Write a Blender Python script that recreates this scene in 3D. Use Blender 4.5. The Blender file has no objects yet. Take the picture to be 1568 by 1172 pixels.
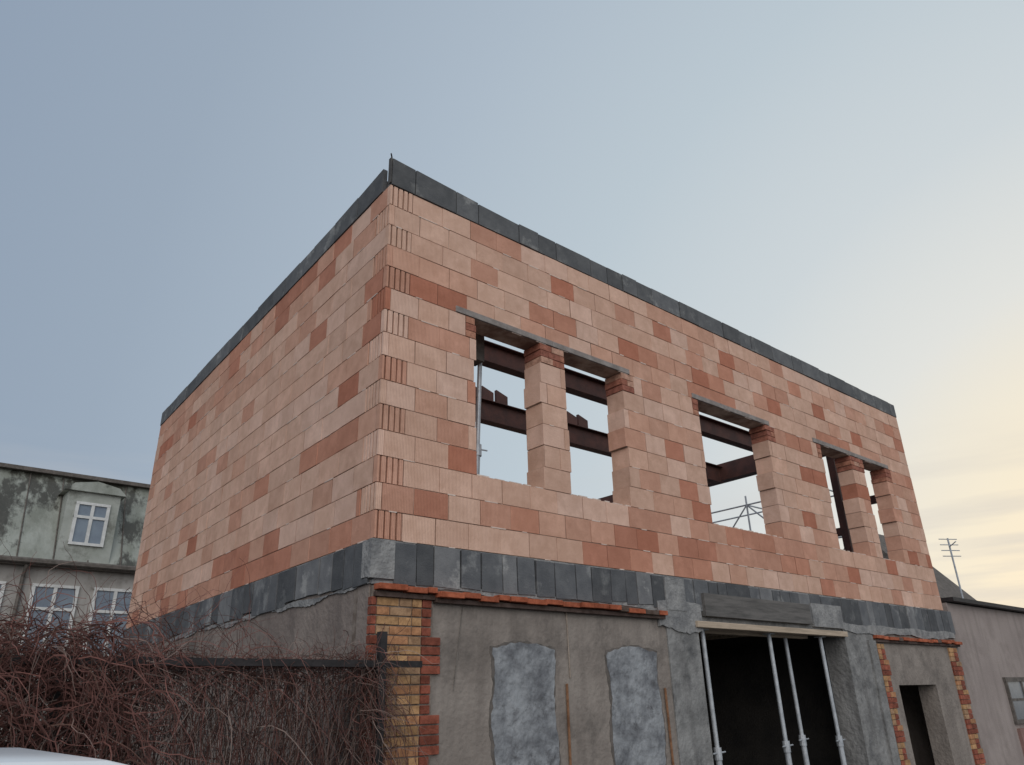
import bpy, math, random
from mathutils import Vector, Matrix
random.seed(7)
S=bpy.context.scene
Z0=2.93
# ------------------------------------------------------------ helpers
class MB:
    def __init__(s): s.v=[];s.f=[];s.c=[];s.m=[]
    def box(s,x0,x1,y0,y1,z0,z1,col=(1,1,1),T=None,mi=0):
        p=[(x0,y0,z0),(x1,y0,z0),(x1,y1,z0),(x0,y1,z0),(x0,y0,z1),(x1,y0,z1),(x1,y1,z1),(x0,y1,z1)]
        if T: p=[T(*q) for q in p]
        n=len(s.v); s.v+=p
        for f in ((0,3,2,1),(4,5,6,7),(0,1,5,4),(1,2,6,5),(2,3,7,6),(3,0,4,7)):
            s.f.append(tuple(n+i for i in f)); s.c.append(col); s.m.append(mi)
    def poly(s,pts,col=(1,1,1),mi=0):
        n=len(s.v); s.v+=list(pts); s.f.append(tuple(range(n,n+len(pts)))); s.c.append(col); s.m.append(mi)
    def prism(s,pts,dv,col=(1,1,1),mi=0):
        k=len(pts);n=len(s.v); s.v+=list(pts)+[(p[0]+dv[0],p[1]+dv[1],p[2]+dv[2]) for p in pts]
        s.f.append(tuple(range(n,n+k))); s.f.append(tuple(range(n+2*k-1,n+k-1,-1)))
        s.c+=[col,col]; s.m+=[mi,mi]
        for i in range(k):
            j=(i+1)%k; s.f.append((n+i,n+k+i,n+k+j,n+j)); s.c.append(col); s.m.append(mi)
    def tube(s,pts,r0,r1=None,sides=6,col=(1,1,1),mi=0,cap=True):
        r1=r0 if r1 is None else r1
        P=[Vector(p) for p in pts];n=len(s.v)
        for i,p in enumerate(P):
            d=(P[min(i+1,len(P)-1)]-P[max(i-1,0)]).normalized()
            a=d.cross(Vector((0.31,0.95,0.1))).normalized(); b=d.cross(a)
            r=r0+(r1-r0)*i/(len(P)-1)
            for k in range(sides):
                t=2*math.pi*k/sides; q=p+a*(r*math.cos(t))+b*(r*math.sin(t)); s.v.append(tuple(q))
        for i in range(len(P)-1):
            for k in range(sides):
                k2=(k+1)%sides
                s.f.append((n+i*sides+k,n+i*sides+k2,n+(i+1)*sides+k2,n+(i+1)*sides+k)); s.c.append(col); s.m.append(mi)
        if cap:
            s.f.append(tuple(n+k for k in range(sides))); s.f.append(tuple(n+(len(P)-1)*sides+k for k in range(sides)))
            s.c+=[col,col]; s.m+=[mi,mi]
    def make(s,name,mats,parent=None,smooth=False,bevel=0):
        me=bpy.data.meshes.new(name); me.from_pydata(s.v,[],s.f)
        a=me.color_attributes.new("Col",'FLOAT_COLOR','CORNER')
        vals=[]
        for f,c in zip(s.f,s.c): vals+= [c[0],c[1],c[2],1.0]*len(f)
        a.data.foreach_set("color",vals)
        if not isinstance(mats,(list,tuple)): mats=[mats]
        for m in mats: me.materials.append(m)
        me.polygons.foreach_set("material_index",s.m)
        if smooth: me.polygons.foreach_set("use_smooth",[True]*len(s.f))
        me.update()
        o=bpy.data.objects.new(name,me); S.collection.objects.link(o)
        if parent: o.parent=parent
        if bevel:
            b=o.modifiers.new("bev",'BEVEL'); b.width=bevel; b.segments=2; b.limit_method='ANGLE'
        return o
def empty(name):
    o=bpy.data.objects.new(name,None); S.collection.objects.link(o); return o
def nd(nt,t,**k):
    n=nt.nodes.new(t)
    for a,b in k.items(): setattr(n,a,b)
    return n
def material(name,c1,c2=None,scale=3,rough=0.9,bump=0.3,bscale=40,metal=0,attr=False,c3=None,stain=None,stainscale=1.2,ribs=None,bdist=0.01,spec=0.3,lo=0.38,hi=0.62,mscale=(1,1,1),s0=.52,s1=.66,grime=None):
    m=bpy.data.materials.new(name); m.use_nodes=True; nt=m.node_tree; L=nt.links
    b=nt.nodes["Principled BSDF"]; b.inputs["Roughness"].default_value=rough; b.inputs["Metallic"].default_value=metal
    b.inputs["Specular IOR Level"].default_value=spec
    tc=nd(nt,'ShaderNodeTexCoord'); mp=nd(nt,'ShaderNodeMapping'); mp.inputs['Scale'].default_value=mscale; L.new(tc.outputs['Object'],mp.inputs['Vector']); vec=mp.outputs['Vector']
    n=nd(nt,'ShaderNodeTexNoise'); n.inputs['Scale'].default_value=scale; n.inputs['Detail'].default_value=6; n.inputs['Roughness'].default_value=.65
    L.new(vec,n.inputs['Vector'])
    r=nd(nt,'ShaderNodeMapRange'); r.inputs[1].default_value=lo; r.inputs[2].default_value=hi; L.new(n.outputs['Fac'],r.inputs[0])
    mx=nd(nt,'ShaderNodeMix',data_type='RGBA'); L.new(r.outputs[0],mx.inputs[0])
    mx.inputs[6].default_value=(*c1,1); mx.inputs[7].default_value=(*(c2 or c1),1)
    col=mx.outputs[2]
    if stain:
        n2=nd(nt,'ShaderNodeTexNoise'); n2.inputs['Scale'].default_value=stainscale; n2.inputs['Detail'].default_value=6; n2.inputs['Roughness'].default_value=.7
        L.new(vec,n2.inputs['Vector'])
        r2=nd(nt,'ShaderNodeMapRange'); r2.inputs[1].default_value=s0; r2.inputs[2].default_value=s1; L.new(n2.outputs['Fac'],r2.inputs[0])
        m2=nd(nt,'ShaderNodeMix',data_type='RGBA'); L.new(r2.outputs[0],m2.inputs[0]); L.new(col,m2.inputs[6]); m2.inputs[7].default_value=(*stain,1); col=m2.outputs[2]
    if grime:
        mg=nd(nt,'ShaderNodeMapping'); mg.inputs['Scale'].default_value=(5,5,.55); L.new(tc.outputs['Object'],mg.inputs['Vector'])
        n4=nd(nt,'ShaderNodeTexNoise'); n4.inputs['Scale'].default_value=1.1; n4.inputs['Detail'].default_value=6; L.new(mg.outputs[0],n4.inputs['Vector'])
        r4=nd(nt,'ShaderNodeMapRange'); r4.inputs[1].default_value=.5; r4.inputs[2].default_value=.72; r4.inputs[4].default_value=.7; L.new(n4.outputs['Fac'],r4.inputs[0])
        m4=nd(nt,'ShaderNodeMix',data_type='RGBA'); L.new(r4.outputs[0],m4.inputs[0]); L.new(col,m4.inputs[6]); m4.inputs[7].default_value=(*grime,1); col=m4.outputs[2]
    if attr:
        at=nd(nt,'ShaderNodeAttribute'); at.attribute_name="Col"
        m3=nd(nt,'ShaderNodeMix',data_type='RGBA',blend_type='MULTIPLY'); m3.inputs[0].default_value=1
        L.new(col,m3.inputs[6]); L.new(at.outputs['Color'],m3.inputs[7]); col=m3.outputs[2]
    L.new(col,b.inputs['Base Color'])
    if bump>0:
        nb=nd(nt,'ShaderNodeTexNoise'); nb.inputs['Scale'].default_value=bscale; nb.inputs['Detail'].default_value=5; L.new(tc.outputs['Object'],nb.inputs['Vector'])
        h=nb.outputs['Fac']
        if ribs:
            sx=nd(nt,'ShaderNodeSeparateXYZ'); L.new(tc.outputs['Object'],sx.inputs[0])
            ad=nd(nt,'ShaderNodeMath',operation='ADD'); L.new(sx.outputs[0],ad.inputs[0]); L.new(sx.outputs[1],ad.inputs[1])
            mu=nd(nt,'ShaderNodeMath',operation='MULTIPLY'); L.new(ad.outputs[0],mu.inputs[0]); mu.inputs[1].default_value=ribs
            si=nd(nt,'ShaderNodeMath',operation='SINE'); L.new(mu.outputs[0],si.inputs[0])
            a2=nd(nt,'ShaderNodeMath',operation='MULTIPLY_ADD'); L.new(si.outputs[0],a2.inputs[0]); a2.inputs[1].default_value=.45; L.new(h,a2.inputs[2]); h=a2.outputs[0]
        bp=nd(nt,'ShaderNodeBump'); bp.inputs['Strength'].default_value=bump; bp.inputs['Distance'].default_value=bdist
        L.new(h,bp.inputs['Height']); L.new(bp.outputs[0],b.inputs['Normal'])
    return m
# ------------------------------------------------------------ materials
M_block=material("clay_block",(1,1,1),(.88,.85,.83),scale=6,bump=.6,bscale=45,attr=True,ribs=2*math.pi/0.0165,bdist=.006,stain=(1.1,1.11,1.12),stainscale=2.5,rough=.95,spec=.15)
M_mortar=material("joint_mortar",(.2,.12,.09),(.5,.38,.3),scale=3)
M_pmort=material("pier_mortar",(.13,.1,.08),(.24,.2,.17),scale=9)
M_brick=material("solid_brick",(1,1,1),(.6,.57,.55),scale=14,bump=.7,bscale=50,attr=True)
M_xps=material("grey_insulation",(1,1,1),(.72,.73,.75),scale=5,bump=.5,bscale=60,attr=True,stain=(1.6,1.58,1.52),stainscale=2.6,s0=.55,s1=.64)
M_smear=material("mortar_smear",(.17,.17,.17),(.3,.295,.285),scale=6,bump=1,bscale=25,bdist=.02)
M_pale=material("squeezed_mortar",(.55,.43,.36),(.72,.6,.52),scale=9,bump=.5)
M_conc=material("rough_concrete",(.155,.153,.148),(.27,.265,.255),scale=3,bump=1,bscale=18,bdist=.02,stain=(.1,.1,.1),stainscale=2,grime=(.12,.115,.11))
M_lint=material("lintel_concrete",(.3,.27,.25),(.2,.175,.16),scale=8,bump=.4)
M_plaster=material("old_plaster",(.205,.175,.152),(.28,.243,.212),scale=1.6,bump=1,bscale=18,bdist=.016,stain=(.148,.128,.112),stainscale=1.3,grime=(.155,.132,.115))
M_plaster2=material("old_plaster_side",(.2,.163,.142),(.265,.22,.19),scale=1.3,bump=1,bscale=18,bdist=.016,stain=(.14,.118,.103),stainscale=.9,grime=(.148,.12,.106))
M_infill=material("infill_mortar",(.13,.134,.143),(.3,.31,.32),scale=3.5,bump=1,bscale=12,bdist=.035,stain=(.1,.1,.105),stainscale=2.4,lo=.36,hi=.6,s0=.55)
M_edge=material("dark_edge",(.09,.08,.07),(.15,.13,.115),scale=8)
M_tile=material("red_tile",(1,1,1),(.6,.55,.5),scale=12,attr=True,bump=.6)
M_wood=material("timber",(.5,.4,.3),(.34,.27,.2),scale=6,mscale=(.3,4,4),bump=.3)
M_steelred=material("primer_steel",(.085,.035,.027),(.05,.024,.02),scale=4,rough=.6)
M_dark=material("dark_interior",(.03,.028,.027),(.05,.045,.04),scale=2)  # gloom of the unlit room, put into near-black wall colour
M_zinc=material("galvanised_steel",(.5,.52,.54),(.36,.38,.4),scale=9,metal=.4,rough=.5,bump=.1)
M_rail=material("dark_steel",(.02,.018,.018),(.035,.03,.03),scale=9,rough=.6)
M_vine=material("dry_vine",(1,1,1),(.7,.7,.7),scale=9,attr=True,bump=0)
# ------------------------------------------------------------ building
bld=empty("brick_building")
A=.0432; sa,ca=math.sin(A),math.cos(A)
def TL(u,d,z): return (u*sa+d*ca,u*ca-d*sa,z)
W,Lw=11.86,9.05; TH=.28; H=.25; P=.385; G=.0042
openings=[(1.12,2.06),(2.45,3.45),(5.05,6.75),(8.40,9.40),(9.87,10.72)]
LIGHT=[(.68,.445,.335),(.65,.42,.315),(.70,.47,.365),(.64,.405,.30)]
MID=[(.59,.33,.235),(.61,.355,.255),(.57,.305,.215)]
RED=[(.50,.225,.15),(.54,.26,.175),(.46,.19,.122)]
pr=[(.6,.2),(.1,.4),(.5,.25),(.6,.25),(.65,.22),(.7,.2),(.7,.2),(.6,.25),(.65,.2),(.55,.3),(.55,.25),(.5,.28),(.6,.25),(.5,.3),(.85,.12)]
pl=[(.03,.45),(.35,.3),(.5,.28),(.6,.25),(.72,.2),(.86,.1),(.86,.1),(.88,.1),(.85,.1),(.8,.13),(.78,.17),(.55,.38),(.4,.5),(.3,.55),(.1,.65)]
prev=[None]
def bcol(row,left):
    a,b=(pl if left else pr)[row]; r=random.random()
    base=random.choice(LIGHT if r<a else MID if r<a+b else RED)
    if prev[0] and random.random()<.25: base=prev[0]
    prev[0]=base
    k=random.uniform(.92,1.06); return tuple(c*k for c in base)
blk=MB(); core=MB(); sb=MB(); sq=MB()
def run(s0,s1,row,T,off,left,z0,z1,P=P):
    x=s0
    while x<s1-.001:
        n=(math.floor((x-off+1e-4)/P)+1)*P+off
        if n-x<.07: n+=P
        if s1-n<.07: n=s1
        n=min(n,s1); j=random.uniform(0,.005); tl=random.uniform(-.0012,.0012)
        g1=random.choice([.0015,.003,.006])
        blk.box(x+g1,n-g1,-j+.002,TH-.002,z0+G+tl,z1-G+tl,bcol(row,left),T)
        if random.random()<.4 and n-x>.2:
            a=random.uniform(x,n-.12); w=random.uniform(.06,.25); hh=random.uniform(.003,.006)
            sq.box(a,min(a+w,n),-.0045,.004,z0-hh,z0+hh,(1,1,1),T)
        x=n
    core.box(s0+.012,s1-.012,.008,TH-.01,z0,z1,(1,1,1),T)
idT=lambda x,y,z:(x,y,z)
def comb(T,z0,z1,col):
    ws=[.032,.05,.046,.046,.046]; x=.001
    for i,w in enumerate(ws):
        blk.box(x,x+w-.004,random.uniform(-.002,.002),.06,z0+G,z1-G,col,T); x+=w+(.0145 if i<4 else 0)
slots=MB()
for r in range(15):
    z0=Z0+r*H; z1=z0+H
    inwin = 3<=r<=9
    even=(r%2==0)
    offr=(.27-P if even else 0.0)+random.uniform(-.03,.03)
    offl=(0.0 if even else .27-P)+random.uniform(-.03,.03)
    segs=[]
    s=(TH if even else .062)
    cuts=openings if inwin else []
    for a,b in cuts: segs.append((s,a)); s=b
    segs.append((s,W))
    for a,b in segs:
        if r==9 and cuts:
            aa,bb=a,b
            if a>.5: aa=min(a+.24,b)
            if b<W-.1: bb=max(b-.13,aa)
            if b-a<.6: aa=bb=b
            if a>.5 or b-a<.6:
                for k in range(3):
                    x=a-random.choice([0,.015,-.01])
                    while x<aa-.02:
                        e=min(x+(.12 if k%2 and x<a+.02 else .19),aa)
                        if aa-e<.05: e=aa
                        sb.box(x+.004,e-.004,-.004+random.uniform(-.004,.002),TH,z0+k*.083+.004,z0+k*.083+.078,random.choice([(.38,.15,.1),(.45,.2,.13),(.34,.13,.09),(.55,.32,.23)]),None); x=e
            if bb<b:
                for k in range(3):
                    sb.box(bb+.004,b+random.uniform(-.015,.01),-.004,TH,z0+k*.083+.004,z0+k*.083+.079,random.choice([(.38,.15,.1),(.48,.23,.15)]),None)
            core.box(a+.03,b-.03,.012,TH-.02,z0,z1)
            if bb-aa>.05: run(aa,bb,r,idT,offr,False,z0,z1)
            continue
        if a<.5:
            db=random.choice([0,0,.015,-.02]) if b<W-.1 else 0
            run(a,b+db,r,idT,offr,False,z0,z1)
        else:
            da=random.choice([0,0,.02,-.02])
            db=random.choice([0,0,.015,-.02]) if b<W-.1 else 0
            run(a+da,b+db,r,idT,offr+(random.uniform(0,P)),False,z0,z1)
    if even:
        run(.064,Lw,r,TL,offl,True,z0,z1,P=.46)
        comb(idT,z0,z1,bcol(r,False)); slots.box(.02,TH-.01,.045,.07,z0,z1)
    else:
        run(TH+.014,Lw,r,TL,offl,True,z0,z1,P=.46)
        comb(TL,z0,z1,bcol(r,True)); slots.box(.02,TH-.01,.045,.07,z0,z1,T=TL)
slots.make("groove_shade",M_edge,bld)  # solid dark strips behind the slats, painting in the shade of deep grooves
for a,b in openings:
    x=a+.02
    while x<b-.1:
        w=random.uniform(.05,.16); sq.box(x,x+w,.01,TH-.02,Z0+.75-.003,Z0+.75+random.uniform(.006,.016)); x+=w+random.uniform(.02,.1)
for r in range(14):
    z0=Z0+r*H; x=.75+ (r%2)*.19
    while x<W-.5:
        blk.box(x+G,x+P-G,Lw-.3,Lw-.01,z0+G,z0+H-G,bcol(r,True)); x+=P
core.box(.7,W-.3,Lw-.29,Lw-.03,Z0,Z0+3.4)
for r in range(2):
    z0=Z0+r*H; y=.3+(r%2)*.19
    while y<Lw-.7:
        blk.box(W-.28,W,y+G,y+P-G,z0+G,z0+H-G,bcol(r,True)); y+=P
blk.make("block_walls",M_block,bld); core.make("mortar_core",M_mortar,bld); sb.make("bearing_bricks",M_brick,bld); sq.make("squeezed_mortar",M_pale,bld)
# lintels
li=MB()
for a,b in [(.86,2.26),(2.265,3.62),(4.93,6.86),(8.17,9.5),(9.505,10.88)]:
    t=random.uniform(-.008,.008)
    li.box(a,b,-.014,.10,Z0+2.502,Z0+2.57+abs(t),(1,1,1)); li.box(a+.01,b-.01,.12,.27,Z0+2.502+abs(t),Z0+2.57)
li.make("lintels",M_lint,bld,bevel=.004)
xp=MB()
def g(): k=random.uniform(.75,1.25); return (.13*k,.132*k,.133*k)
zt=Z0+3.75
x=.004
while x<W:
    w=random.choice([.30,.32,.45,.62,.62,.55]); e=min(x+w,W+.01)
    if W-e<.15: e=W+.01
    f=lambda q:.27+.075*max(0,1-q/1.6)
    dz=random.uniform(-.008,.008); y0=-.012+random.uniform(-.006,.006)
    p=[(x+.006,y0,zt+.004),(e-.006,y0,zt+.004),(e-.006,y0,zt+f(e)+dz),(x+.006,y0,zt+f(x)+dz)]
    xp.prism(p,(0,.055,0),g()); x=e
xp.prism([(-.009,-.012,zt+.02),(-.009,.05,zt+.02),(-.009,.05,zt+.36),(-.009,-.012,zt+.36)],(.010,0,0),(.09,.085,.08))
u=.16
while u<Lw:
    w=random.choice([.5,.6,.6,.45]); e=min(u+w,Lw)
    if Lw-e<.15:e=Lw
    dz=random.uniform(-.008,.008)
    f=lambda q:.265+.05*max(0,1-q/1.2)
    d0=-.012+random.uniform(-.004,.004)
    p=[TL(u+.005,d0,zt+.004),TL(e-.005,d0,zt+.004),TL(e-.005,d0,zt+f(e)+dz),TL(u+.005,d0,zt+f(u)+dz)]
    xp.prism(p,(.055*ca,-.055*sa,0),g()); u=e
xp.box(.06,W-.02,.055,TH-.02,zt,zt+.18,(.2,.2,.2))
xp.box(.3,Lw-.02,.055,TH-.02,zt,zt+.175,(.2,.2,.2),TL)
def g2(): k=random.uniform(.7,1.2); return (.122*k,.125*k,.129*k)
def bandpiece(x,e,y0,T,dep,thk):
    top=Z0-.008-random.uniform(0,.02)
    t1=random.uniform(-.008,.008)
    col=g2() if random.random()>.12 else (.2,.2,.2)
    a,b=x+random.uniform(.004,.012),e-random.uniform(.004,.012)
    pts=[T(a,y0,Z0-dep),T(b,y0,Z0-dep+random.uniform(-.012,.012)),T(b+t1,y0,top),T(a+t1,y0,top)]
    o=T(0,thk,0); q=T(0,0,0)
    xp.prism(pts,(o[0]-q[0],o[1]-q[1],0),col)
x=.0
while x<12.0:
    w=random.choice([.19,.24,.26,.3]); e=x+w
    bandpiece(x,e,-.026+random.uniform(-.004,.004),idT,.36+random.uniform(-.012,.02)+.05*x/12,.1); x=e
u=.02
while u<Lw:
    w=random.choice([.2,.24,.28]); e=u+w
    bandpiece(u,e,-.024+random.uniform(-.004,.004),TL,.37+random.uniform(-.03,.03),.1); u=e
xp.make("insulation_bands",M_xps,bld,bevel=.003)
sm=MB()
sm.box(.03,12.0,.0,.05,Z0-.37,Z0-.004); sm.box(.03,Lw,.0,.05,Z0-.35,Z0-.004,T=TL)
def ragged(x0,x1,zt_,zb,amp,T,d,step=.05):
    n=int((x1-x0)/step); t=[];b=[]
    ph=random.random()*10
    for i in range(n+1):
        q=x0+(x1-x0)*i/n
        v=amp*(.6*math.sin(q*3+ph)+.4*math.sin(q*8.1+ph*2)+random.uniform(-.2,.2))
        t.append((q,zt_+random.uniform(-.004,.004)+amp*.4*math.sin(q*5))); b.append((q,zb+v))
    for i in range(n):
        sm.prism([T(b[i][0],d,b[i][1]),T(b[i+1][0],d,b[i+1][1]),T(t[i+1][0],d,t[i+1][1]),T(t[i][0],d,t[i][1])],(T(0,.03,0)[0]-T(0,0,0)[0],T(0,.03,0)[1]-T(0,0,0)[1],0))
ragged(.0,Lw,Z0-.375,Z0-.41,.035,TL,-.0163)
ragged(0.0,3.84,Z0-.355,Z0-.395,.02,idT,-.0163)
ragged(3.7,4.5,Z0-.3,Z0-.6,.05,idT,-.036)
ragged(7.9,12.0,Z0-.38,Z0-.5,.03,idT,-.0355)
sm.box(-.035,.2,-.038,.0,Z0-.34,Z0-.01); sm.box(-.034,.0,.0,.12,Z0-.33,Z0-.015)
sm.box(3.86,4.22,-.042,0,Z0-.4,Z0-.03); sm.box(7.1,7.95,-.042,0,Z0-.46,Z0-.14)
sm.make("mortar_smears",M_smear,bld)
# lower walls
lw=MB()
lw.box(.62,3.84,0,.3,0,Z0-.02); 
lw.box(8.84,9.42,.0,.3,0,Z0-.05); lw.box(9.42,10.8,.0,.3,Z0-1.24,Z0-.05); lw.box(10.8,12.1,0,.3,0,Z0-.05)
lw.make("street_plaster",M_plaster,bld)
ls=MB(); ls.box(.03,Lw,.0,.3,0,Z0-.02,(1,1,1),TL); ls.box(.5,12.,Lw-.3,Lw-.02,0,Z0-.02); ls.box(11.8,12.09,.3,Lw-.3,0,Z0-.02)
ls.make("side_plaster",M_plaster2,bld)
cc=MB(); cc.box(3.84,4.42,-.0185,.32,0,Z0-.03); cc.box(7.95,8.84,-.0185,.32,0,Z0-.03); cc.box(4.42,7.95,.003,.32,Z0-.5,Z0-.03)
cc.box(8.62,8.84,-.05,-.0185,0,Z0-.6)
cc.box(.5,11.8,.32,Lw-.3,Z0-.3,Z0-.05)
cc.make("concrete_frame",M_conc,bld)
dk=MB(); dk.box(4.55,7.0,-.07,-.005,Z0-.44,Z0-.17); dk.make("shutter_board",material("shutter_board",(.09,.085,.08),(.15,.14,.13),scale=5,mscale=(.4,4,4)),bld,bevel=.004)
tb=MB(); tb.box(4.36,7.95,-.075,.06,Z0-.575,Z0-.503); tb.box(4.6,7.3,.2,.3,Z0-.6,Z0-.502); tb.make("door_timber_beam",M_wood,bld,bevel=.005)
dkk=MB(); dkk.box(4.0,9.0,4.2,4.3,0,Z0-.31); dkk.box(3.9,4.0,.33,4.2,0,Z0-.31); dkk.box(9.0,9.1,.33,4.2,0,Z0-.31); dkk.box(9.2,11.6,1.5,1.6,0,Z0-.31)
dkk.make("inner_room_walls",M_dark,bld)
jo=MB()
for x in (4.6,5.3,6.0,6.7,7.4): jo.box(x,x+.1,.5,4.1,Z0-.48,Z0-.31)
jo.make("ceiling_joists",M_wood,bld)
# infilled windows
inf=MB()
def blob(x0,x1,z0,z1,arch,y,amp,mi):
    pts=[]
    def a(q,w): return q+random.uniform(-amp,amp)
    n=14
    for i in range(n): t=i/n; pts.append((x0+(x1-x0)*t,a(z1+arch*min(1,3*t,3*(1-t)),1)))
    for i in range(26): t=i/26; pts.append((a(x1+.02*math.sin(t*9+x0),1),z1-(z1-z0)*t))
    for i in range(4): t=i/4; pts.append((x1-(x1-x0)*t,z0))
    for i in range(26): t=i/26; pts.append((a(x0-.02*math.sin(t*11+x1),1),z0+(z1-z0)*t))
    inf.prism([(p[0],y,p[1]) for p in pts],(0,.02,0),(1,1,1),mi)
for a,b,zb in ((1.3,2.06,.75),(2.84,3.62,.75)):
    blob(a-.03,b+.02,zb-.05,Z0-.85,.045,-.004,.014,1)
    blob(a,b,zb,Z0-.87,.05,-.010,.012,0)
inf.make("infilled_windows",[M_infill,M_edge],bld)
# tile ledges
tl=MB()
def ledge(x0,x1,z,yo):
    x=x0
    while x<x1:
        w=random.uniform(.13,.32); e=min(x+w,x1); r=random.random()
        if r>.12:
            k=random.uniform(.8,1.2); c=(.42*k,.12*k,.06*k) if r>.25 else (.12,.085,.07)
            t=random.uniform(-.014,.014)
            tl.box(x+.003,e-.003,-yo+random.uniform(-.02,.025),.0,z-.03+t,z+.018+t,c)
        x=e
    tl.box(x0,x1,-yo*.55,.0,z-.075,z-.034,(.1,.07,.06))
ledge(.02,.62,Z0-.415,.10); ledge(.62,3.78,Z0-.435,.12); ledge(8.86,12.1,Z0-.545,.09)
tl.make("tile_ledge",M_tile,bld,bevel=.004)
# corner brick pier
bp=MB()
def YEL():
    k=random.uniform(.8,1.15); return random.choice([(.5*k,.29*k,.14*k),(.46*k,.27*k,.13*k),(.42*k,.26*k,.15*k),(.48*k,.24*k,.12*k)])
def RDB(): k=random.uniform(.7,1.2); return (.3*k,.09*k,.055*k)
h=.077; n=int((Z0-.49)/h)
for i in range(n):
    z=Z0-.485-(i+1)*h; grp=(i//4)%2; zz0,zz1=z+.006,z+h-.006
    rw=.70 if grp else .60; lwid=.05 if grp==0 else .15
    j=lambda:random.uniform(-.006,.004)
    bp.box(.0,lwid-.005,-.028+j(),.04,zz0,zz1,RDB())
    x=lwid; end=rw-(.20 if grp else .10); k=0
    while x<end-.01:
        w=(.13 if (i+k)%2 else .22); e=min(x+w,end)
        if end-e<.05:e=end
        bp.box(x+.005,e-.005,-.025+j(),.04,zz0,zz1,YEL()); x=e;k+=1
    bp.box(end+.005,rw-.004,-.028+j(),.04,zz0,zz1,RDB())
bp.make("corner_brick_pier",M_brick,bld,bevel=.003)
pm=MB(); pm.box(.01,.62,-.012,.3,0,Z0-.40); pm.make("pier_mortar_bed",M_pmort,bld)
eb=MB()
for xa,xb in ((8.9,9.13),(11.62,11.95)):
    for i in range(int((Z0-.6)/h)):
        z=Z0-.64-(i+1)*h; g_=(i//3)%2
        if z<0: break
        e=xb+(.06 if g_ else 0)
        eb.box(xa,(xa+xb)/2-.004,-.03,.0,z+.004,z+h-.004,YEL() if not g_ else RDB()); eb.box((xa+xb)/2+.004,e,-.03,.0,z+.004,z+h-.004,RDB() if (i%3) else YEL())
eb.make("bay_brick_edging",M_brick,bld)
sd=MB()
sd.tube([(2.2,-.02,.4),(2.21,-.022,1.75)],.014,col=(.25,.13,.07)); sd.tube([(2.27,-.012,1.8),(2.26,-.014,2.42)],.006,col=(.4,.33,.27)); sd.tube([(3.72,-.02,.4),(3.70,-.022,1.7)],.014,col=(.25,.13,.07)); sd.tube([(.85,-.012,1.7),(.95,-.014,2.42)],.004,col=(.2,.18,.16))
sd.make("rusty_pipes",M_brick,bld)
# steel beams inside
st=MB()
def ibeam(y,zc,hh=.34,fw=.19,x0=.35,x1=11.45):
    st.box(x0,x1,y-.008,y+.008,zc-hh/2+.012,zc+hh/2-.012); st.box(x0,x1,y-fw/2,y+fw/2,zc-hh/2,zc-hh/2+.013); st.box(x0,x1,y-fw/2,y+fw/2,zc+hh/2-.013,zc+hh/2)
ibeam(2.35,Z0+3.56); ibeam(4.0,Z0+3.42,.4)
for x in (4.0,4.33,4.66,5.75,6.1,6.45,6.75): st.prism([(x,3.95,Z0+3.625),(x+.26,3.95,Z0+3.625),(x+.26,3.95,Z0+3.8),(x,3.95,Z0+3.88)],(0,.06,0))
st.box(11.46,11.71,.4,8.6,Z0+3.3,Z0+3.7)
for y in (1.3,4.6): st.box(11.55,11.7,y,y+.15,Z0,Z0+3.298)
st.box(11.57,11.68,1.45,4.6,Z0+1.6,Z0+1.75); st.box(11.57,11.68,.5,1.3,Z0+2.1,Z0+2.25)
st.make("steel_beams",M_steelred,bld)
rb=MB(); rb.tube([(.52,.1,zt),(.53,.1,zt+.40)],.006)
rb.tube([(.02,.03,zt+.36),(-.03,-.03,zt+.372)],.008)
rb.make("rebar_stubs",M_rail,bld)
# ------------------------------------------------------------ props
def prop(x,y,zb,zt_,name="steel_prop",tilt=0):
    m=MB(); zm=zb+(zt_-zb)*.45
    m.tube([(x+tilt,y,zb),(x+tilt*.5,y,zm)],.036,sides=12); m.tube([(x+tilt*.5,y,zm-.02),(x,y,zt_-.01)],.027,sides=12)
    m.tube([(x+tilt*.5,y,zm-.13),(x+tilt*.5,y,zm)],.046,sides=12)
    m.tube([(x+tilt*.5-.12,y-.02,zm-.06),(x+tilt*.5+.12,y-.02,zm-.05)],.009,sides=6)
    m.box(x-.06,x+.06,y-.06,y+.06,zt_-.012,zt_-.002); m.box(x+tilt-.06,x+tilt+.06,y-.06,y+.06,zb+.002,zb+.01)
    return m.make(name,M_zinc,None,smooth=False)
for x,y,t in ((4.66,.1,.04),(6.12,.1,.03),(6.85,.3,.06),(7.45,.1,.06)): prop(x,y,0,Z0-.575 if y<.2 else Z0-.5,tilt=t)
prop(1.60,.5,Z0-.05,Z0+2.9,tilt=-.14)
hk=MB(); hk.box(1.42,1.58,.42,.55,Z0+2.35,Z0+2.75); hk.box(1.40,1.56,.40,.57,Z0+2.26,Z0+2.35); hk.tube([(1.5,.5,Z0+1.3),(1.78,.8,Z0+.7)],.018); hk.make("formwork_bracket",M_edge,None)
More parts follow.
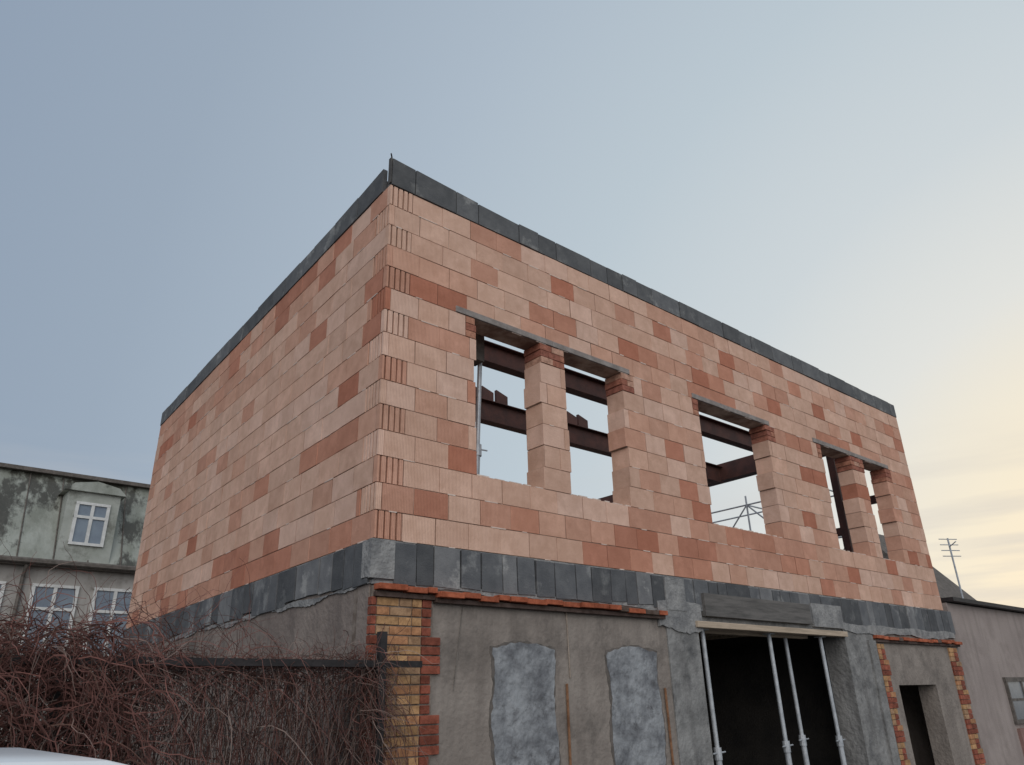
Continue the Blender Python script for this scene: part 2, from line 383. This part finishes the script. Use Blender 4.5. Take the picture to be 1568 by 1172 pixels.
# scaffold
sc=MB()
for x in (13.2,14.2):
    for y in (2.5,4.5,6.5,8.5):
        sc.tube([(x,y,0),(x,y,Z0+3.3)],.024)
    for z in (2,4,5,6.0): sc.tube([(x,2.5,z),(x,8.5,z)],.02)
for y in (2.5,4.5,6.5,8.5):
    for z in (2,4,6): sc.tube([(13.2,y,z),(14.2,y,z)],.02)
for y in (2.5,4.5,6.5): sc.tube([(13.2,y,4),(13.2,y+2,6)],.02); sc.tube([(13.2,y+2,4),(13.2,y,6)],.02); sc.tube([(13.2,y,4),(13.2,y+2,2)],.02)
sc.box(13.2,14.2,2.5,8.5,4.02,4.06)
sc.make("scaffolding",M_zinc)
# ------------------------------------------------------------ ground
gm=MB(); gm.poly([(-300,-300,0),(300,-300,0),(300,300,0),(-300,300,0)]); gm.make("ground",material("gravel_ground",(.12,.11,.1),(.17,.155,.14),scale=2,bump=.8,bscale=30))
rd=MB(); rd.poly([(-80,-9.5,.004),(80,-9.5,.004),(80,-1.6,.004),(-80,-1.6,.004)]); rd.make("road",material("asphalt",(.05,.05,.052),(.065,.065,.065),scale=2,bump=.5,bscale=120))
kb=MB(); kb.box(-80,80,-1.6,-1.46,0,.12); kb.make("kerb",M_conc)
pv=MB(); pv.box(-80,80,-1.46,-.18,0,.1); pv.make("pavement",material("paving",(.2,.195,.19),(.26,.25,.24),scale=3,bump=.5))
# ------------------------------------------------------------ neighbour on the right
nb=empty("neighbour_garage")
n1=MB(); n1.box(12.12,24,.02,9,0,Z0+.16); n1.make("walls",material("neighbour_render",(.28,.235,.215),(.33,.28,.255),scale=1,bump=.6,bscale=40,stain=(.23,.19,.172),stainscale=.7,grime=(.225,.188,.17)),nb)
n2=MB(); n2.box(12.13,24.2,-.12,9.1,Z0+.18,Z0+.25); n2.make("roof_edge",M_rail,nb)
n3=MB(); n3.box(14.0,16.6,-.01,.03,1.05,1.75); n3.make("window_glass",material("old_glass",(.16,.17,.18),(.22,.23,.24),scale=2,rough=.2,bump=0),nb)
n4=MB()
for x in (14.0,14.8,15.7,16.6): n4.box(x-.03,x+.03,-.03,.02,1.0,1.8)
n4.box(13.95,16.65,-.035,.02,1.72,1.8); n4.box(13.95,16.65,-.035,.02,.98,1.05); n4.box(14.03,16.57,-.025,.02,1.38,1.42); n4.make("window_frame",M_edge,nb)
n5=MB(); n5.box(14.0,16.6,-.04,.03,0,.9); n5.make("metal_door",material("brown_paint",(.22,.13,.11),(.26,.16,.14),scale=4),nb)
dh=empty("distant_house")
d1=MB(); d1.box(24.6,27.6,4.7,9.4,0,4.35); d1.make("walls",M_plaster,dh)
d2=MB(); d2.prism([(24.3,4.3,4.1),(24.3,9.7,4.1),(24.3,7.0,7.2)],(3.4,0,0)); d2.make("roof",M_edge,dh)
an=MB(); an.tube([(26.0,4.55,4.3),(26.0,4.55,6.6)],.03)
for z in (5.95,6.15,6.35,6.55): an.tube([(25.6,4.7,z),(26.4,4.4,z+.03)],.016)
an.tube([(26.0,4.55,6.3),(25.4,4.1,6.35)],.016); an.make("tv_antenna",M_zinc)
# ------------------------------------------------------------ house on the left
ap=empty("mansard_house")
ya=19.4; ez=5.45; tz=8.4
M_apw=material("house_render",(.3,.282,.26),(.37,.35,.325),scale=.8,bump=.4,stain=(.2,.185,.165),grime=(.24,.222,.2))
a1=MB(); a1.box(-14,7,ya,ya+10,0,ez); a1.make("walls",M_apw,ap)
M_roof=material("green_roof",(.19,.2,.165),(.32,.335,.295),scale=1.6,rough=.4,bump=.5,bscale=5,bdist=.05,stain=(.06,.058,.046),stainscale=.85,spec=.5,mscale=(1,1,.5),s0=.49,s1=.56)
a2=MB(); a2.prism([(-14,ya-.05,ez+.15),(-14,ya+10,ez+.15),(-14,ya+8.8,tz),(-14,ya+1.1,tz)],(21,0,0)); a2.make("mansard_roof",M_roof,ap)
a3=MB(); a3.box(-14.1,7.1,ya-.3,ya+.2,ez+.003,ez+.14); a3.box(-14.1,7.1,ya+.9,ya+9,tz+.003,tz+.12); a3.tube([(-14,ya-.36,ez+.12),(7,ya-.36,ez+.1)],.08)
for x in (-12,-9.3,-4.2,.05,3.5): a3.tube([(x,ya-.3,ez),(x,ya-.08,ez-.3),(x,ya-.08,0)],.05)
for i in range(24):
    x=-13.7+i*.9; 
    a3.tube([(x,ya-.06,ez+.17),(x,ya+1.08,tz-.02)],.02)
a3.make("gutters",M_edge,ap)
M_white=material("window_white",(.62,.62,.6),(.5,.5,.48),scale=5,rough=.6,bump=.1)
M_glass=material("house_glass",(.16,.19,.23),(.2,.24,.28),scale=2,rough=.15,bump=0,spec=.6)
wf=MB();wg=MB();dr=MB();drt=MB()
def win(xc,z0,z1,w,y):
    wg.box(xc-w/2,xc+w/2,y-.01,y+.05,z0,z1)
    for xx in (xc-w/2,xc,xc+w/2): wf.box(xx-.045,xx+.045,y-.05,y+.02,z0,z1)
    for zz in (z0,z0+(z1-z0)*.66,z1): wf.box(xc-w/2-.045,xc+w/2+.045,y-.055,y+.02,zz-.04,zz+.04)
for xc in (-11.6,-8.4,-5.4,-3.1,-.9,.92,2.5,4.6):
    win(xc,3.1,4.95,1.1,ya-.02)
for xc in (-10.2,-6.2,-2.3,1.45,5.3):
    y=ya-.02
    dr.box(xc-.72,xc+.72,y,y+1.6,ez+.2,ez+2.3)
    drt.prism([(xc-.85,y-.12,ez+2.3),(xc+.85,y-.12,ez+2.3),(xc+.62,y-.12,ez+2.52),(xc,y-.12,ez+2.64),(xc-.62,y-.12,ez+2.52)],(0,1.8,0))
    win(xc,ez+.75,ez+1.95,.85,y-.01)
dr.make("dormers",material("dormer_sheet",(.29,.305,.27),(.37,.385,.35),scale=1.5,stain=(.17,.175,.15)),ap); drt.make("dormer_roofs",M_roof,ap)
wf.make("window_frames",M_white,ap); wg.make("window_glass",M_glass,ap)
ch=MB(); ch.box(-6,-5.2,ya+3,ya+4,tz,tz+.5); ch.make("chimney",M_brick,ap)
# ------------------------------------------------------------ fence
fe=empty("wire_fence")
f1=MB(); f1.box(-9,.42,-.17,-.13,1.88,1.93); 
for x in (-8.8,-6.6,-4.4,-2.2,.05): f1.box(x-.03,x+.03,-.165,-.10,.1,2.15 if x>0 else 1.95)
f1.make("rails",M_rail,fe)
f2=MB(); x=-9
while x<.0:
    f2.box(x,x+.0025,-.122,-.118,.1,1.9); x+=.06
z=.15
while z<1.9: f2.box(-9,.0,-.128,-.124,z,z+.0025); z+=.1
f2.make("wire_mesh",M_rail,fe)
vn=MB()
def vcol(red):
    k=random.uniform(.5,1.3)
    return (.17*k,.076*k,.062*k) if red else random.choice([(.26*k,.19*k,.16*k),(.19*k,.13*k,.11*k),(.12*k,.065*k,.05*k)])
def strand(p,d,n,step,droop,jit,r,c):
    P=[Vector(p)]; d=Vector(d).normalized()
    for i in range(n):
        d=(d+Vector((random.gauss(0,jit),random.gauss(0,jit*.6),random.gauss(0,jit)-droop))).normalized()
        q=P[-1]+d*step
        if q.z<.1: break
        P.append(q)
    if len(P)>2: vn.tube(P,r,r*.4,sides=3,col=c,cap=False)
for i in range(4200):
    x=random.uniform(-5.5,.12); z=random.choice([1.9,random.uniform(.6,1.9),random.uniform(.6,1.9)])
    strand((x,random.uniform(-.1,.15),z+random.uniform(-.1,.0)),(random.gauss(0,.4),random.gauss(0,.1),random.uniform(-1,.3)),random.randint(6,13),.1,.3,.2,random.uniform(.002,.0048),vcol(random.random()<.5))
for i in range(1100):
    x=random.uniform(-2.6,.12)
    strand((x,random.uniform(-.12,.12),1.88),(random.gauss(0,1),random.gauss(0,.2),random.uniform(.1,.7)),random.randint(3,7),.05,.15,.4,.003,vcol(random.random()<.6))
for i in range(500):
    strand((random.gauss(-.02,.08),random.uniform(-.25,.0),random.uniform(.7,2.05)),(random.gauss(0,.5),random.gauss(0,.4),random.uniform(-1,.4)),random.randint(4,9),.06,.2,.35,.003,vcol(random.random()<.4))
for i in range(8000):
    x=random.uniform(-5.5,-1.8)+abs(random.gauss(0,.2))*random.choice([-1,1]); top=2.12
    strand((x,random.uniform(-.6,.2),random.uniform(.7,top)-max(0,x+1.95)*.5),(random.gauss(0,.8),random.gauss(0,.5),random.uniform(-.5,.6)),random.randint(5,11),.06,.22,.35,random.uniform(.003,.0055),vcol(random.random()<.85))
for i in range(200):
    x=random.uniform(-3.5,-1.0)
    strand((x,random.uniform(-.3,.1),random.uniform(1.8,2.15)),(random.gauss(0,.6),random.gauss(0,.2),1),random.randint(6,12),.05,.1,.25,.0025,vcol(True))
vn.make("dry_creeper",M_vine)
# ------------------------------------------------------------ car
car=empty("parked_car")
M_paint=material("white_paint",(.75,.77,.78),(.72,.74,.76),scale=2,rough=.25,bump=0,spec=.5)
cx0=-2.98; cyc=-2.6
cb=MB(); body=[(-2.05,.35),(2.05,.35),(2.1,.6),(2.0,.85),(1.1,1.0),(-1.75,1.02),(-2.05,.95),(-2.1,.6)]
cb.prism([(cx0+a,cyc-.86,b) for a,b in body],(0,1.72,0)); cb.make("body",M_paint,car,bevel=.05)
gh=MB()
v=[(cx0-1.9,cyc-.8,1.0),(cx0+1.2,cyc-.8,.98),(cx0+1.2,cyc+.8,.98),(cx0-1.9,cyc+.8,1.0),(cx0-1.5,cyc-.62,1.40),(cx0+.45,cyc-.62,1.40),(cx0+.45,cyc+.62,1.40),(cx0-1.5,cyc+.62,1.40)]
gh.v+=v
for f in ((4,5,6,7),(0,1,5,4),(1,2,6,5),(2,3,7,6),(3,0,4,7)): gh.f.append(f); gh.c.append((1,1,1)); gh.m.append(0)
gh.make("windows",M_glass,car)
rf=MB()
rp=[(-1.55,1.385),(.50,1.37),(.49,1.42),(.44,1.46),(.34,1.487),(.1,1.497),(-1.0,1.49),(-1.4,1.45)]
rf.prism([(cx0+a,cyc-.66,b) for a,b in rp],(0,1.32,0))
for s_ in (-1,1):
    for a,b in ((-1.9,-1.5),(-.35,-.35),(1.2,.45)): rf.tube([(cx0+a,cyc+s_*.81,1.0),(cx0+b,cyc+s_*.635,1.42)],.035)
rf.make("roof_and_pillars",M_paint,car,bevel=.03,smooth=True)
wh=MB()
for a in (-1.35,1.3):
    for s_ in (-1,1):
        wh.tube([(cx0+a,cyc+s_*.70,.32),(cx0+a,cyc+s_*.88,.32)],.32,sides=24,col=(.02,.02,.02)); wh.tube([(cx0+a,cyc+s_*.87,.32),(cx0+a,cyc+s_*.89,.32)],.2,sides=16,col=(.5,.5,.5))
wh.make("wheels",M_brick,car)
lt=MB()
for s_ in (-1,1): lt.box(cx0+2.0,cx0+2.11,cyc+s_*.65-.15,cyc+s_*.65+.15,.65,.8,(.8,.8,.8)); lt.box(cx0-2.12,cx0-2.03,cyc+s_*.68-.13,cyc+s_*.68+.13,.7,.95,(.5,.03,.02))
lt.make("lights",M_brick,car,bevel=.01)
# ------------------------------------------------------------ camera
yaw,pitch,roll=.8586,.4062,-.0268
f=Vector((math.cos(yaw)*math.cos(pitch),math.sin(yaw)*math.cos(pitch),math.sin(pitch)))
r=Vector((math.sin(yaw),-math.cos(yaw),0)); u=r.cross(f)
r2=r*math.cos(roll)+u*math.sin(roll); u2=-r*math.sin(roll)+u*math.cos(roll)
cam=bpy.data.cameras.new("camera"); co=bpy.data.objects.new("camera",cam); S.collection.objects.link(co)
cam.sensor_width=36; cam.lens=36*1135.3/1568; cam.clip_end=2000
Mx=Matrix((r2,u2,-f)).transposed().to_4x4(); Mx.translation=Vector((-3.2422,-5.638,Z0-1.3263)); co.matrix_world=Mx
S.camera=co
# ------------------------------------------------------------ world + light
w=bpy.data.worlds.new("World"); S.world=w; w.use_nodes=True; nt=w.node_tree; L=nt.links
bg=nt.nodes["Background"]
sky=nd(nt,'ShaderNodeTexSky'); sky.sky_type='NISHITA'; sky.sun_disc=False; sky.sun_elevation=math.radians(4); sky.sun_rotation=math.radians(90-5)
skm=nd(nt,'ShaderNodeMix',data_type='RGBA',blend_type='MULTIPLY'); skm.inputs[0].default_value=1; skm.inputs[7].default_value=(.1,.1,.1,1); L.new(sky.outputs[0],skm.inputs[6])
tc=nd(nt,'ShaderNodeTexCoord'); nm=nd(nt,'ShaderNodeVectorMath',operation='NORMALIZE'); L.new(tc.outputs['Generated'],nm.inputs[0])
dt=nd(nt,'ShaderNodeVectorMath',operation='DOT_PRODUCT'); L.new(nm.outputs[0],dt.inputs[0]); sd_=Vector((math.cos(math.radians(5)),math.sin(math.radians(5)),.03)).normalized(); dt.inputs[1].default_value=sd_
cr=nd(nt,'ShaderNodeValToRGB'); L.new(dt.outputs['Value'],cr.inputs[0])
def lin(c): return tuple(((x/255+.055)/1.055)**2.4 for x in c)+(1,)
e=cr.color_ramp; e.elements[0].position=0; e.elements[0].color=lin((145,161,181)); e.elements[1].position=1; e.elements[1].color=lin((255,236,203))
for p_,c_ in ((.25,(156,171,188)),(.5,(174,188,202)),(.7,(190,203,212)),(.84,(208,216,220)),(.92,(228,229,225)),(.965,(246,236,214))):
    x=e.elements.new(p_); x.color=lin(c_)
mx=nd(nt,'ShaderNodeMix',data_type='RGBA'); mx.inputs[0].default_value=.04; L.new(cr.outputs[0],mx.inputs[6]); L.new(skm.outputs[2],mx.inputs[7])
mp=nd(nt,'ShaderNodeMapping'); mp.inputs['Scale'].default_value=(2,2,22); L.new(nm.outputs[0],mp.inputs[0])
cn=nd(nt,'ShaderNodeTexNoise'); cn.inputs['Scale'].default_value=1.6; cn.inputs['Detail'].default_value=5; L.new(mp.outputs[0],cn.inputs['Vector'])
c1=nd(nt,'ShaderNodeMapRange'); c1.inputs[1].default_value=.45; c1.inputs[2].default_value=.65; L.new(cn.outputs['Fac'],c1.inputs[0])
sx=nd(nt,'ShaderNodeSeparateXYZ'); L.new(nm.outputs[0],sx.inputs[0])
c2=nd(nt,'ShaderNodeMapRange'); c2.inputs[1].default_value=.3; c2.inputs[2].default_value=.12; c2.inputs[3].default_value=0; c2.inputs[4].default_value=.6; L.new(sx.outputs[2],c2.inputs[0])
cm=nd(nt,'ShaderNodeMath',operation='MULTIPLY'); L.new(c1.outputs[0],cm.inputs[0]); L.new(c2.outputs[0],cm.inputs[1])
mc=nd(nt,'ShaderNodeMix',data_type='RGBA'); L.new(cm.outputs[0],mc.inputs[0]); L.new(mx.outputs[2],mc.inputs[6]); mc.inputs[7].default_value=lin((205,201,198))
L.new(mc.outputs[2],bg.inputs[0]); bg.inputs[1].default_value=1.0
sl=bpy.data.lights.new("facade_fill",'SUN'); sl.energy=1.7; sl.angle=math.radians(60); sl.color=(1,.955,.91)  # soft fill added from behind the camera to brighten the facades
so=bpy.data.objects.new("facade_fill",sl); S.collection.objects.link(so)
so.rotation_euler=Vector((-.56,-.76,.5)).to_track_quat('Z','Y').to_euler()
S.view_settings.view_transform='Standard'; S.view_settings.look='None'; S.view_settings.exposure=0
